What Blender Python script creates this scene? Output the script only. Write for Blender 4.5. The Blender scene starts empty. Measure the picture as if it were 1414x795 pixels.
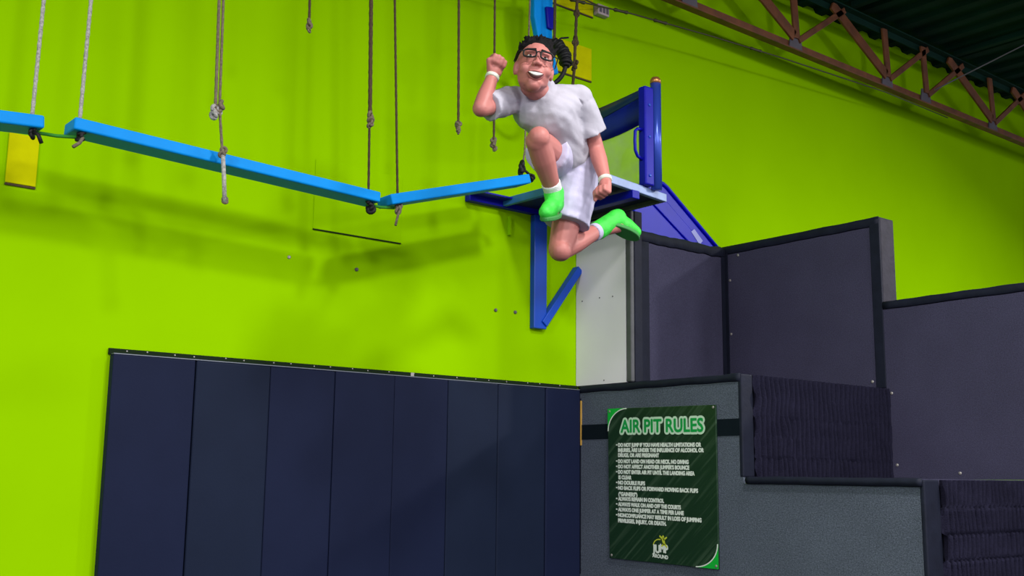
import bpy, bmesh, math, random
from mathutils import Vector, Matrix, noise

# ------------------------------------------------------------------ camera, world, lights, exposure
FLOOR = 1.5                      # the eye is 1.5 m above the floor; heights below are given relative to the eye
C = bpy.context.scene.collection
S = bpy.context.scene
random.seed(4)

cam_data = bpy.data.cameras.new('camera')
cam_data.sensor_width = 36.0
cam_data.lens = 38.589
cam_data.clip_start = 0.05
cam_data.clip_end = 100
cam = bpy.data.objects.new('camera', cam_data)
cam.matrix_world = Matrix(((0.773573, -0.11562, -0.623071, 0.0),
                           (-0.633607, -0.123606, -0.763717, -5.2806),
                           (0.011285, 0.985573, -0.168876, FLOOR),
                           (0, 0, 0, 1)))
C.objects.link(cam)
S.camera = cam

world = bpy.data.worlds.new('hall_air')
S.world = world
world.use_nodes = True
bg = world.node_tree.nodes['Background']
bg.inputs[0].default_value = (0.80, 0.82, 1.0, 1)
bg.inputs[1].default_value = 0.74

def lamp(name, x, w, z, power, size, aim, col=(1.0, 0.98, 0.95), spread=180):
    d = bpy.data.lights.new(name, 'AREA')
    d.shape = 'DISK'
    d.size = size
    d.energy = power
    d.color = col
    d.spread = math.radians(spread)
    o = bpy.data.objects.new(name, d)
    C.objects.link(o)
    o.location = (x, -w, z + FLOOR)
    v = Vector(aim)
    o.rotation_euler = v.to_track_quat('-Z', 'Y').to_euler()
    return o

# high-bay lamps of the hall, under the ceiling behind and beside the photographer
lamp('high_bay_lamp', 3.6, 3.8, 3.70, 85, 0.45, (0.05, 0.10, -1), spread=152)
lamp('high_bay_lamp', 10.6, 5.0, 3.70, 180, 0.45, (-0.35, 0.20, -1), spread=140)
lamp('high_bay_lamp', -1.6, 4.2, 3.70, 50, 0.60, (0.10, 0.35, -1), spread=152)
lamp('high_bay_lamp', 8.2, 6.0, 3.70, 100, 1.2, (0.0, 0.20, -1), spread=140)
lamp('high_bay_lamp', 0.6, 7.4, 3.70, 125, 1.1, (0.0, 0.50, -1), spread=152)
lamp('high_bay_lamp', -5.5, 6.0, 3.70, 170, 0.8, (0.5, 0.40, -1), spread=152)
lamp('high_bay_lamp', 4.4, 9.4, 3.70, 215, 1.1, (0.0, 0.50, -1), spread=152)

S.view_settings.view_transform = 'Standard'
S.view_settings.look = 'None'
S.view_settings.gamma = 1.0
S.view_settings.use_curve_mapping = False
S.view_settings.exposure = 0.60

# ------------------------------------------------------------------ materials
def srgb(r, g, b):
    f = lambda c: (c / 255 / 12.92) if c / 255 <= 0.04045 else ((c / 255 + 0.055) / 1.055) ** 2.4
    return (f(r), f(g), f(b))

def mat(name, col, rough=0.6, metal=0.0, var=0.12, scale=6.0, bump=0.0, bscale=60.0, spec=0.5, sheen=0.0, detail=4.0, stretch=None):
    m = bpy.data.materials.new(name)
    m.use_nodes = True
    nt = m.node_tree
    N, L = nt.nodes, nt.links
    p = N['Principled BSDF']
    p.inputs['Metallic'].default_value = metal
    p.inputs['Roughness'].default_value = rough
    p.inputs['Specular IOR Level'].default_value = spec
    if sheen:
        p.inputs['Sheen Weight'].default_value = sheen
    tc = N.new('ShaderNodeTexCoord')
    mp = N.new('ShaderNodeMapping')
    L.new(tc.outputs['Object'], mp.inputs['Vector'])
    if stretch:
        mp.inputs['Scale'].default_value = stretch
    nz = N.new('ShaderNodeTexNoise')
    nz.inputs['Scale'].default_value = scale
    nz.inputs['Detail'].default_value = detail
    L.new(mp.outputs['Vector'], nz.inputs['Vector'])
    rp = N.new('ShaderNodeValToRGB')
    rp.color_ramp.elements[0].position = 0.25
    rp.color_ramp.elements[1].position = 0.75
    rp.color_ramp.elements[0].color = (*[c * (1 - var) for c in col], 1)
    rp.color_ramp.elements[1].color = (*[min(1, c * (1 + var)) for c in col], 1)
    L.new(nz.outputs['Fac'], rp.inputs['Fac'])
    L.new(rp.outputs['Color'], p.inputs['Base Color'])
    if bump:
        nb = N.new('ShaderNodeTexNoise')
        nb.inputs['Scale'].default_value = bscale
        nb.inputs['Detail'].default_value = 3
        L.new(mp.outputs['Vector'], nb.inputs['Vector'])
        b = N.new('ShaderNodeBump')
        b.inputs['Strength'].default_value = bump
        b.inputs['Distance'].default_value = 0.01
        L.new(nb.outputs['Fac'], b.inputs['Height'])
        L.new(b.outputs['Normal'], p.inputs['Normal'])
    return m

def carpet_mat(name, col, speck=0.35):
    m = mat(name, col, rough=0.95, var=0.10, scale=3.0, bump=0.5, bscale=220, spec=0.1, sheen=0.0)
    nt = m.node_tree
    N, L = nt.nodes, nt.links
    p = N['Principled BSDF']
    src = p.inputs['Base Color'].links[0].from_socket
    tc = [n for n in N if n.type == 'TEX_COORD'][0]
    n2 = N.new('ShaderNodeTexNoise')
    n2.inputs['Scale'].default_value = 130
    n2.inputs['Detail'].default_value = 5
    L.new(tc.outputs['Object'], n2.inputs['Vector'])
    r2 = N.new('ShaderNodeValToRGB')
    r2.color_ramp.elements[0].position = 0.3
    r2.color_ramp.elements[1].position = 0.7
    r2.color_ramp.elements[0].color = (1 - speck,) * 3 + (1,)
    r2.color_ramp.elements[1].color = (1 + speck,) * 3 + (1,)
    L.new(n2.outputs['Fac'], r2.inputs['Fac'])
    mx = N.new('ShaderNodeMix')
    mx.data_type = 'RGBA'
    mx.blend_type = 'MULTIPLY'
    mx.inputs[0].default_value = 1
    L.new(src, mx.inputs[6])
    L.new(r2.outputs['Color'], mx.inputs[7])
    L.new(mx.outputs[2], p.inputs['Base Color'])
    return m

M = {}
M['green'] = mat('lime_green_wall_paint', (0.255, 0.52, 0.0002), rough=0.9, var=0.05, scale=1.2, bump=0.06, bscale=14, spec=0.0)
M['green_hatch'] = mat('lime_green_hatch_paint', (0.255, 0.52, 0.0002), rough=0.9, var=0.03, scale=1.5, bump=0.03, bscale=20, spec=0.0)
M['yellow'] = mat('yellow_vinyl', (0.52, 0.53, 0.0004), rough=0.7, var=0.08, scale=14, spec=0.02)
M['yellow_wood'] = mat('raw_yellow_foam', (0.52, 0.30, 0.05), rough=0.8)
M['navy'] = mat('navy_black_vinyl', (0.0085, 0.0125, 0.036), rough=0.5, var=0.12, scale=2.5, bump=0.05, bscale=90, spec=0.07)
M['navy2'] = mat('greenish_black_vinyl', (0.0090, 0.0142, 0.033), rough=0.5, var=0.12, scale=2.5, bump=0.05, bscale=90, spec=0.07)
M['batten'] = mat('dark_batten', (0.008, 0.018, 0.006), rough=0.8, spec=0.1)
M['silver'] = mat('grey_edge_strip', (0.17, 0.19, 0.23), rough=0.4, metal=0.3)
M['screw'] = mat('zinc_screw', (0.36, 0.34, 0.32), rough=0.4, metal=0.5)
M['carpet'] = carpet_mat('charcoal_carpet', (0.080, 0.096, 0.128))
M['carpet_dark'] = carpet_mat('plum_charcoal_carpet', (0.049, 0.047, 0.085), 0.22)
M['ribcarpet'] = carpet_mat('gathered_dark_fabric', (0.0115, 0.011, 0.025), 0.3)
M['vinyl'] = mat('black_vinyl_binding', (0.009, 0.011, 0.022), rough=0.6, var=0.2, scale=12, bump=0.15, bscale=40, spec=0.15)
M['band'] = mat('black_loop_tape', (0.003, 0.007, 0.011), rough=0.9, spec=0.1)
M['vinyl_grey'] = mat('grey_vinyl_binding', (0.075, 0.078, 0.085), rough=0.5, var=0.15, scale=12, bump=0.1, bscale=40, spec=0.3)
M['vinyl_plum'] = mat('plum_grey_vinyl', (0.026, 0.024, 0.036), rough=0.6, var=0.25, scale=14, bump=0.25, bscale=30, spec=0.15)
M['white'] = mat('off_white_board', (0.70, 0.66, 0.73), rough=0.8, var=0.04, scale=3)
M['plank'] = mat('bright_blue_vinyl', (0.001, 0.25, 0.72), rough=0.5, var=0.06, scale=8, spec=0.10)
M['strap'] = mat('green_webbing', (0.02, 0.20, 0.01), rough=0.8, scale=40)
M['rope'] = mat('grey_brown_rope', (0.15, 0.12, 0.08), rough=0.9, var=0.4, scale=90)
M['rope_light'] = mat('pale_grey_rope', (0.34, 0.33, 0.31), rough=0.9, var=0.5, scale=110)
M['rope_dark'] = mat('dark_brown_rope', (0.06, 0.038, 0.015), rough=0.9, var=0.4, scale=90)
M['black'] = mat('black_rubber', (0.006, 0.006, 0.007), rough=0.6, spec=0.3)
M['steel_blue'] = mat('royal_blue_steel_paint', (0.003, 0.004, 0.30), rough=0.42, var=0.1, scale=6, spec=0.18)
M['leg_blue'] = mat('cobalt_steel_paint', (0.001, 0.055, 0.42), rough=0.4, var=0.12, scale=6, spec=0.4)
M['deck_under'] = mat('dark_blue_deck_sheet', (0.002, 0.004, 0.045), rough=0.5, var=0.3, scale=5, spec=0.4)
M['rim'] = mat('pale_blue_steel', (0.22, 0.30, 0.52), rough=0.42, metal=0.1, var=0.2, scale=9)
M['rim_side'] = mat('mid_blue_steel', (0.03, 0.16, 0.46), rough=0.42, metal=0.1, var=0.2, scale=9)
M['pole'] = mat('blue_steel_pole_with_worn_paint', (0.03, 0.07, 0.42), rough=0.28, metal=0.35, var=0.08, scale=2)
M['copper'] = mat('copper_cap', (0.50, 0.22, 0.07), rough=0.35, metal=0.7)
M['tarp'] = mat('blue_tarpaulin', (0.002, 0.006, 0.20), rough=0.35, var=0.4, scale=5, spec=0.35)
M['tarp_sheen'] = mat('tarpaulin_painted_sheen', (0.003, 0.016, 0.065), rough=0.35, var=0.4, scale=5, spec=0.35)  # same tarpaulin, its dark teal sheen put into the colour
M['slide'] = mat('deep_blue_plastic', (0.001, 0.003, 0.42), rough=0.4, var=0.12, scale=4, spec=0.2)
M['sticker'] = mat('worn_pale_sticker', (0.25, 0.28, 0.62), rough=0.5)
M['rust'] = mat('red_oxide_steel', (0.14, 0.042, 0.010), rough=0.6, var=0.45, scale=9, bump=0.2, bscale=50)
M['gusset'] = mat('grey_gusset_steel', (0.09, 0.08, 0.10), rough=0.6, var=0.2)
M['ceiling'] = mat('dark_corrugated_deck', (0.003, 0.022, 0.014), rough=0.8, var=0.5, scale=2.0, spec=0.1)
M['floor'] = mat('charcoal_foam_floor', (0.02, 0.022, 0.028), rough=0.8, var=0.1)
M['skin'] = mat('warm_skin', (0.46, 0.165, 0.145), rough=0.5, var=0.06, scale=12, spec=0.35)
M['shirt'] = mat('white_cotton', (0.41, 0.395, 0.46), rough=0.9, var=0.03, scale=8, bump=0.12, bscale=60)
M['shorts'] = mat('pale_lavender_white_cotton', (0.46, 0.44, 0.60), rough=0.9, var=0.03, scale=8, bump=0.12, bscale=60)
M['sock'] = mat('white_knit', (0.66, 0.66, 0.68), rough=0.95, bump=0.3, bscale=150)
M['shoe'] = mat('neon_green_mesh', (0.035, 0.58, 0.045), rough=0.6, var=0.2, scale=30, bump=0.2, bscale=120)
M['sole'] = mat('dark_green_rubber_sole', (0.03, 0.22, 0.04), rough=0.7)
M['hair'] = mat('black_hair', (0.006, 0.005, 0.006), rough=0.8, var=0.3, scale=60, bump=0.4, bscale=120, spec=0.12)
M['eye_white'] = mat('eye_white', (0.75, 0.73, 0.70), rough=0.3, var=0.02)
M['iris'] = mat('dark_brown_iris', (0.02, 0.01, 0.006), rough=0.2)
M['lip'] = mat('lip', (0.40, 0.12, 0.115), rough=0.45)
M['mouth'] = mat('mouth_inside', (0.07, 0.012, 0.012), rough=0.6)
M['teeth'] = mat('teeth', (0.80, 0.78, 0.72), rough=0.3, var=0.02)
M['band_white'] = mat('white_wristband', (0.62, 0.66, 0.55), rough=0.6)
M['sign_green'] = mat('bright_green_print', (0.004, 0.40, 0.035), rough=0.4, var=0.04)
M['title_green'] = mat('mid_green_print', (0.002, 0.30, 0.055), rough=0.4, var=0.06)
M['sign_white'] = mat('white_print', (0.66, 0.72, 0.66), rough=0.4, var=0.02)
M['sign_mint'] = mat('pale_mint_print', (0.50, 0.68, 0.52), rough=0.4, var=0.02)
M['logo_yellow'] = mat('yellow_green_print', (0.50, 0.56, 0.04), rough=0.4, var=0.02)
M['junction'] = mat('pale_grey_plastic', (0.42, 0.34, 0.34), rough=0.5)
M['cable'] = mat('dark_steel_cable', (0.05, 0.045, 0.02), rough=0.5, metal=0.4)

def sign_board_mat():
    m = bpy.data.materials.new('dark_green_sign_print')
    m.use_nodes = True
    N, L = m.node_tree.nodes, m.node_tree.links
    p = N['Principled BSDF']
    p.inputs['Roughness'].default_value = 0.35
    tc = N.new('ShaderNodeTexCoord')
    mp = N.new('ShaderNodeMapping')
    m0 = N.new('ShaderNodeMapping')
    m0.inputs['Rotation'].default_value = (math.radians(42), 0, 0)
    mp.inputs['Scale'].default_value = (1, 1.1, 26)
    L.new(tc.outputs['Object'], m0.inputs['Vector'])
    L.new(m0.outputs['Vector'], mp.inputs['Vector'])
    nz = N.new('ShaderNodeTexNoise')
    nz.inputs['Scale'].default_value = 1.6
    nz.inputs['Detail'].default_value = 3
    L.new(mp.outputs['Vector'], nz.inputs['Vector'])
    rp = N.new('ShaderNodeValToRGB')
    e = rp.color_ramp.elements
    e[0].position, e[0].color = 0.50, (0.0075, 0.030, 0.012, 1)
    e[1].position, e[1].color = 0.78, (0.045, 0.085, 0.050, 1)
    L.new(nz.outputs['Fac'], rp.inputs['Fac'])
    L.new(rp.outputs['Color'], p.inputs['Base Color'])
    return m
M['sign_board'] = sign_board_mat()

def clear_sheet_mat():
    m = bpy.data.materials.new('hazy_clear_acrylic')
    m.use_nodes = True
    N, L = m.node_tree.nodes, m.node_tree.links
    p = N['Principled BSDF']
    p.inputs['Base Color'].default_value = (0.55, 0.65, 0.55, 1)
    p.inputs['Roughness'].default_value = 0.25
    tr = N.new('ShaderNodeBsdfTransparent')
    mx = N.new('ShaderNodeMixShader')
    nz = N.new('ShaderNodeTexNoise')
    nz.inputs['Scale'].default_value = 7
    tc = N.new('ShaderNodeTexCoord')
    L.new(tc.outputs['Object'], nz.inputs['Vector'])
    rp = N.new('ShaderNodeValToRGB')
    rp.color_ramp.elements[0].position, rp.color_ramp.elements[0].color = 0.35, (0.10,) * 3 + (1,)
    rp.color_ramp.elements[1].position, rp.color_ramp.elements[1].color = 0.65, (0.24,) * 3 + (1,)
    L.new(nz.outputs['Fac'], rp.inputs['Fac'])
    L.new(rp.outputs['Color'], mx.inputs[0])
    L.new(tr.outputs[0], mx.inputs[1])
    L.new(p.outputs[0], mx.inputs[2])
    L.new(mx.outputs[0], N['Material Output'].inputs['Surface'])
    return m
M['acrylic'] = clear_sheet_mat()

# ------------------------------------------------------------------ mesh helpers
# scene frame: x runs along the green wall, w is the distance out from it, z the height relative to the eye
def V(x, w, z):
    return Vector((x, -w, z + FLOOR))

class MB:
    def __init__(self):
        self.bm = bmesh.new()

    def box(self, x0, x1, w0, w1, z0, z1):
        vs = [self.bm.verts.new(V(x, w, z)) for x in (x0, x1) for w in (w0, w1) for z in (z0, z1)]
        for f in ((0, 1, 3, 2), (4, 6, 7, 5), (0, 4, 5, 1), (2, 3, 7, 6), (0, 2, 6, 4), (1, 5, 7, 3)):
            self.bm.faces.new([vs[i] for i in f])
        return self

    def prism(self, poly, off):
        a = [self.bm.verts.new(p) for p in poly]
        b = [self.bm.verts.new(p + off) for p in poly]
        n = len(a)
        self.bm.faces.new(a)
        self.bm.faces.new(b[::-1])
        for i in range(n):
            self.bm.faces.new((a[i], b[i], b[(i + 1) % n], a[(i + 1) % n]))
        return self

    def bar(self, p, q, wide, deep, up=Vector((0, 0, 1))):
        """a straight rectangular bar from p to q"""
        d = (q - p).normalized()
        s = d.cross(up)
        if s.length < 1e-4:
            s = d.cross(Vector((1, 0, 0)))
        s.normalize()
        t = s.cross(d).normalized()
        s *= deep / 2
        t *= wide / 2
        self.prism([p - s - t, p + s - t, p + s + t, p - s + t], q - p)
        return self

    def tube(self, pts, r, n=10, cap=True):
        rs = r if isinstance(r, (list, tuple)) else [r] * len(pts)
        rings = []
        ref = None
        for i, p in enumerate(pts):
            d = (pts[min(i + 1, len(pts) - 1)] - pts[max(i - 1, 0)]).normalized()
            if ref is None:
                ref = d.orthogonal().normalized()
            a = (ref - d * ref.dot(d)).normalized()
            ref = a
            b = d.cross(a)
            rings.append([self.bm.verts.new(p + (a * math.cos(2 * math.pi * k / n) + b * math.sin(2 * math.pi * k / n)) * rs[i]) for k in range(n)])
        for u, v in zip(rings, rings[1:]):
            for k in range(n):
                self.bm.faces.new((u[k], u[(k + 1) % n], v[(k + 1) % n], v[k]))
        if cap:
            self.bm.faces.new(rings[0][::-1])
            self.bm.faces.new(rings[-1])
        return self

    def ell(self, c, r, mtx=None, seg=16, rings=10):
        m = Matrix.Translation(c) @ (mtx.to_4x4() if mtx else Matrix.Identity(4)) @ Matrix.Diagonal((*r, 1))
        bmesh.ops.create_uvsphere(self.bm, u_segments=seg, v_segments=rings, radius=1, matrix=m)
        return self

    def cap(self, a, b, ra, rb, n=16):
        """tapered capsule with round ends"""
        d = (b - a)
        L = d.length
        d.normalize()
        pts, rs = [], []
        for k in range(6):
            t = math.pi / 2 * (k / 5)
            pts.append(a - d * ra * math.cos(t))
            rs.append(max(1e-4, ra * math.sin(t)))
        for k in range(6):
            t = math.pi / 2 * (k / 5)
            pts.append(b + d * rb * math.sin(t))
            rs.append(max(1e-4, rb * math.cos(t)))
        return self.tube(pts, rs, n)

    def chain(self, pts, rs):
        for p, q, a, b in zip(pts, pts[1:], rs, rs[1:]):
            self.cap(p, q, a, b)
        return self

ORG = {}

def link(name, me, m, parent=None, origin=None, smooth=False, bevel=0.0, seg=2):
    o = bpy.data.objects.new(name, me)
    C.objects.link(o)
    if m:
        me.materials.append(m)
    if parent is not None:
        o.parent = parent
        org = ORG[parent.name]
    else:
        org = origin if origin is not None else Vector((0, 0, 0))
        o.location = org
    me.transform(Matrix.Translation(-org))
    ORG[o.name] = org
    if smooth:
        me.shade_smooth()
    if bevel:
        b = o.modifiers.new('bevel', 'BEVEL')
        b.width = bevel
        b.segments = seg
        b.limit_method = 'ANGLE'
    return o

def build(name, mb, m, parent=None, origin=None, smooth=False, bevel=0.0, seg=2):
    bmesh.ops.recalc_face_normals(mb.bm, faces=mb.bm.faces)
    me = bpy.data.meshes.new(name)
    mb.bm.to_mesh(me)
    mb.bm.free()
    return link(name, me, m, parent, origin, smooth, bevel, seg)

def tag(o, label=None, cat=None, group=None, kind=None):
    if label: o['label'] = label
    if cat: o['category'] = cat
    if group: o['group'] = group
    if kind: o['kind'] = kind
    return o

def thing(name, loc, label, cat, group=None):
    o = bpy.data.objects.new(name, None)
    o.empty_display_size = 0.1
    C.objects.link(o)
    o.location = loc
    ORG[o.name] = Vector(loc)
    return tag(o, label, cat, group)

def melt(mb, voxel, smooth=4, factor=0.5):
    """one continuous skin out of overlapping solids: voxel remesh, then relax"""
    bmesh.ops.recalc_face_normals(mb.bm, faces=mb.bm.faces)
    me = bpy.data.meshes.new('melt')
    mb.bm.to_mesh(me)
    mb.bm.free()
    o = bpy.data.objects.new('melt', me)
    C.objects.link(o)
    r = o.modifiers.new('r', 'REMESH')
    r.mode = 'VOXEL'
    r.voxel_size = voxel
    if smooth:
        s = o.modifiers.new('s', 'SMOOTH')
        s.factor = factor
        s.iterations = smooth
    dg = bpy.context.evaluated_depsgraph_get()
    out = bpy.data.meshes.new_from_object(o.evaluated_get(dg))
    bpy.data.objects.remove(o)
    bpy.data.meshes.remove(me)
    return out

def screw_bm(p, axis, r=0.008, t=0.005):
    mb = MB()
    a = Vector(axis).normalized()
    mb.tube([p, p + a * t * 0.6, p + a * t], [r, r, r * 0.55], 8)
    return mb

# ------------------------------------------------------------------ the setting
ROOF = 3.962
b = MB(); b.box(-9, 18, -0.2, 0, -FLOOR, ROOF + 0.3)
tag(build('wall_back', b, M['green']), 'lime green painted end wall of the hall', kind='structure')
b = MB(); b.box(-9, 18, 0, 14, -FLOOR - 0.2, -FLOOR)
tag(build('floor', b, M['floor']), 'dark foam floor of the hall', kind='structure')
# corrugated roof deck: ribs run out from the wall
b = MB()
xs, zs = [], []
x = -9.0
while x < 18:
    for dx, dz in ((0, 0), (0.03, 0.035), (0.15, 0.035), (0.18, 0.0)):
        xs.append(x + dx); zs.append(ROOF + dz)
    x += 0.27
top = [[b.bm.verts.new(V(xx, w, zz)) for xx, zz in zip(xs, zs)] for w in (0.0, 5, 10, 14)]
for u, v in zip(top, top[1:]):
    for k in range(len(xs) - 1):
        b.bm.faces.new((u[k], u[k + 1], v[k + 1], v[k]))
tag(build('ceiling', b, M['ceiling']), 'dark corrugated roof deck above the truss', kind='structure')

# flush hatch in the wall, below the planks
hatch = thing('wall_hatch', V(3.176, 0, 1.33), 'flush square hatch panel painted into the lime wall below the planks', 'hatch')
b = MB(); b.box(2.884, 3.463, 0.0005, 0.004, 1.334, 1.73)
build('panel', b, M['green_hatch'], hatch, bevel=0.002)
b = MB(); b.box(2.884, 3.463, 0.0005, 0.007, 1.327, 1.3335)
tag(build('edge_strip', b, M['batten'], hatch), 'dark green lower edge of the hatch')
# stray bolts in the wall
for (x, z, txt) in ((4.177, 1.013, 'small dark bolt in the wall, left one of two beside the bracket foot'),
                    (4.334, 1.016, 'small dark bolt in the wall, right one of two beside the bracket foot'),
                    (3.171, 1.14, 'small dark bolt in the wall below the joint of the two planks')):
    o = build('wall_bolt', screw_bm(V(x, 0, z), (0, -1, 0), 0.011, 0.012), M['gusset'], origin=V(x, 0, z))
    tag(o, txt, 'bolt')
o = build('wall_bolt', screw_bm(V(2.748, 0, 1.154), (0, -1, 0), 0.010, 0.006), M['screw'], origin=V(2.748, 0, 1.154))
tag(o, 'small pale bolt in the wall under the long blue plank', 'bolt')

# ------------------------------------------------------------------ wall mats
xm = [1.824, 2.2387, 2.6482, 3.0352, 3.4194, 3.7934, 4.168, 4.5531, 4.850]
ordinal = ['widest black gym mat at the left end of the wall row',
           'second black gym mat from the left end, past the first open seam',
           'third black gym mat from the left end of the wall row',
           'fourth black gym mat from the left end of the wall row',
           'fifth black gym mat from the left end of the wall row',
           'third black gym mat from the right end, left of an open seam',
           'second black gym mat from the right end of the wall row',
           'narrowest black gym mat, tucked against the carpeted platform']
gapr = {1: 0.006, 6: 0.004, 7: 0.006}
for k in range(8):
    g0 = gapr.get(k, 0.0015) / 2
    g1 = gapr.get(k + 1, 0.0015) / 2
    b = MB(); b.box(xm[k] + g0, xm[k + 1] - g1, 0.002, 0.05 + (0.0025 if k in (1, 3, 5) else 0), -FLOOR + 0.002, 0.5525)
    org = V((xm[k] + xm[k + 1]) / 2, 0.03, -FLOOR)
    o = build('gym_mat', b, M['navy2'] if k in (1, 5, 6) else M['navy'], origin=org, bevel=0.009 if k in (1, 2, 6, 7) else 0.006, seg=3)
    tag(o, ordinal[k], 'mat', 'black mats along the wall')
rail = thing('mat_rail', V(3.33, 0.01, 0.56), 'dark batten with screws fixing the tops of the mats', 'rail')
b = MB(); b.box(1.815, 4.850, 0.001, 0.016, 0.5535, 0.583)
build('batten', b, M['batten'], rail)
b = MB(); b.box(1.826, 4.850, 0.010, 0.0505, 0.5535, 0.5575)
tag(build('edge_strip', b, M['silver'], rail), 'grey top edge strip')
rx = 1.90
k = 0
while rx < 4.82:
    build('screw', screw_bm(V(rx, 0.016, 0.575 + random.uniform(-0.003, 0.003)), (0, -1, 0), 0.0042, 0.003), M['screw'], rail)
    rx += random.choice((0.10, 0.14, 0.17))
b = MB(); b.box(3.548, 3.570, 0.016, 0.019, 0.562, 0.582)
tag(build('clip', b, M['screw'], rail), 'pale metal joining clip')

# ------------------------------------------------------------------ yellow pads on the wall
def yellow(x0, x1, z0, z1, label, extra=0.0):
    t = thing('yellow_pad', V((x0 + x1) / 2, 0, z0), label, 'pad')
    b = MB(); b.box(x0, x1, 0.001, 0.011 + extra, z0 + 0.006, z1)
    build('cover', b, M['yellow'], t, bevel=0.004)
    b = MB(); b.box(x0, x1, 0.001, 0.009 + extra, z0 - 0.004, z0 + 0.005)
    tag(build('lip', b, M['rope_dark'], t), 'dark brown lower edge')
yellow(1.285, 1.420, 1.300, 1.545, 'yellow pad on the wall under the first blue plank')
yellow(4.632, 4.990, 2.690, 2.930, 'yellow pad on the wall behind the knotted rope')
yellow(4.60, 5.005, 3.165, 3.42, 'yellow pad at the top of the wall beside the grey box')

# ------------------------------------------------------------------ carpeted landing platform
XA, XB = 4.853, 6.299
Z1, Z0 = 0.574, 0.0094
W2, W3 = 1.357, 2.431
plat = thing('landing_platform', V(5.5, 1.2, -FLOOR), 'two-step landing platform covered in charcoal carpet with black bindings', 'platform')
b = MB()
b.prism([V(XA, 0.03, -FLOOR), V(XA, W3, -FLOOR), V(XA, W3, Z0 - 0.035), V(XA, W2, Z0 - 0.035), V(XA, W2, Z1), V(XA, 0.03, Z1)], Vector((0.02, 0, 0)))
build('carpet_panel', b, M['carpet'], plat)
b = MB(); b.box(XA + 0.02, XB, 0.03, W2 - 0.02, Z1 - 0.03, Z1)
build('step_deck', b, M['carpet_dark'], plat)
b = MB(); b.box(XA + 0.02, XB, W2, W3 - 0.02, Z0 - 0.03, Z0)
build('step_deck', b, M['carpet_dark'], plat)
# binding along the upper front edge, slightly wavy
def wavy_strip(pts, h, t, amp, axis, n=40):
    """a sewn vinyl edge: strip of height h hung from the polyline pts, bulging along axis"""
    mb = MB()
    a, c = pts
    rows = []
    for i in range(n + 1):
        p = a.lerp(c, i / n)
        j = noise.noise(p * 9.0) * amp
        j2 = noise.noise(p * 7.0 + Vector((3, 1, 8))) * amp
        prof = []
        for s, o in ((0.0, 0.0), (0.12, 0.7), (0.5, 1.0), (0.88, 0.7), (1.0, 0.0)):
            q = p + Vector((0, 0, -s * h + (j if s < 0.5 else j2)))
            prof.append(mb.bm.verts.new(q + axis * (t * o + (j2 * 0.5 if 0 < s < 1 else 0))))
        rows.append(prof)
    for u, v in zip(rows, rows[1:]):
        for k in range(4):
            mb.bm.faces.new((u[k], v[k], v[k + 1], u[k + 1]))
        mb.bm.faces.new((u[4], v[4], v[0], u[0]))
    mb.bm.faces.new(rows[0]); mb.bm.faces.new(rows[-1][::-1])
    return mb
FX = Vector((-1, 0, 0))
FW = Vector((0, -1, 0))
build('edge_binding', wavy_strip((V(XA, 0.035, Z1 + 0.006), V(XA, W2 - 0.002, Z1 + 0.006)), 0.046, 0.010, 0.004, FX), M['vinyl'], plat, smooth=True)
b = MB(); b.box(XA - 0.003, XA, 0.045, W2, 0.236, 0.330)
build('tape_band', b, M['band'], plat)
# corner wraps
b = MB(); b.box(XA - 0.004, 4.949, W2 - 0.02, W2 + 0.006, Z0, Z1 + 0.004)
build('corner_wrap', b, M['vinyl'], plat, bevel=0.008, seg=3)
b = MB(); b.box(XA - 0.004, 4.985, W3 - 0.02, W3 + 0.006, -FLOOR, Z0 - 0.004)
build('corner_wrap', b, M['vinyl'], plat, bevel=0.008, seg=3)
# ledge binding of the lower step
build('edge_binding', wavy_strip((V(XA - 0.004, W2 + 0.028, Z0 + 0.004), V(XA - 0.004, W3 - 0.004, Z0 + 0.004)), 0.042, 0.016, 0.003, FX), M['vinyl'], plat, smooth=True)
def gathered(name, x0, x1, w, z0, z1, rows, ribs, seed):
    """fabric gathered into rows of upright folds: real relief"""
    rnd = random.Random(seed)
    mb = MB()
    nx, nz = ribs * 10, rows * 9
    ph = [rnd.uniform(0, 6.28) for _ in range(rows)]
    grid = []
    for j in range(nz + 1):
        v = j / nz * rows
        r0 = min(rows - 1, int(v)); fr = v - r0
        row = []
        for i in range(nx + 1):
            u = i / nx
            warp = 0.30 * noise.noise(Vector((u * 7, v * 0.9, seed))) + 0.05 * noise.noise(Vector((u * 40, v * 3, seed + 5)))
            t = u * ribs * math.pi * 2 + warp * 9 + ph[r0] * 0.5
            amp = 0.55 + 0.45 * noise.noise(Vector((u * 33, r0 * 3.1, seed)))
            pinch = 1.0
            h = 0.042 * (0.50 + 0.50 * amp) * pinch * (0.5 + 0.5 * math.cos(t)) ** 1.4
            row.append(mb.bm.verts.new(V(x0 + (x1 - x0) * u, w + h, z0 + (z1 - z0) * j / nz)))
        grid.append(row)
    for a, c in zip(grid, grid[1:]):
        for i in range(nx):
            mb.bm.faces.new((a[i], a[i + 1], c[i + 1], c[i]))
    o = build(name, mb, M['ribcarpet'], plat, smooth=True)
    o['kind'] = 'stuff'
    return o
gathered('gathered_cover', 4.949, XB, W2 - 0.002, Z0, Z1 + 0.002, 5, 30, 3)
gathered('gathered_cover', 4.985, XB - 0.002, W3 - 0.002, -0.62, Z0 - 0.004, 5, 30, 8)
b = MB(); b.box(XA + 0.02, XB, W2 - 0.03, W2 - 0.004, Z0, Z1)
build('backing_board', b, M['vinyl'], plat)
b = MB(); b.box(XA + 0.02, XB - 0.002, W3 - 0.03, W3 - 0.004, -FLOOR, Z0 - 0.03)
build('backing_board', b, M['vinyl'], plat)
b = MB(); b.box(XA - 0.002, XA + 0.01, 0.010, 0.052, -0.6, 0.50)
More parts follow.
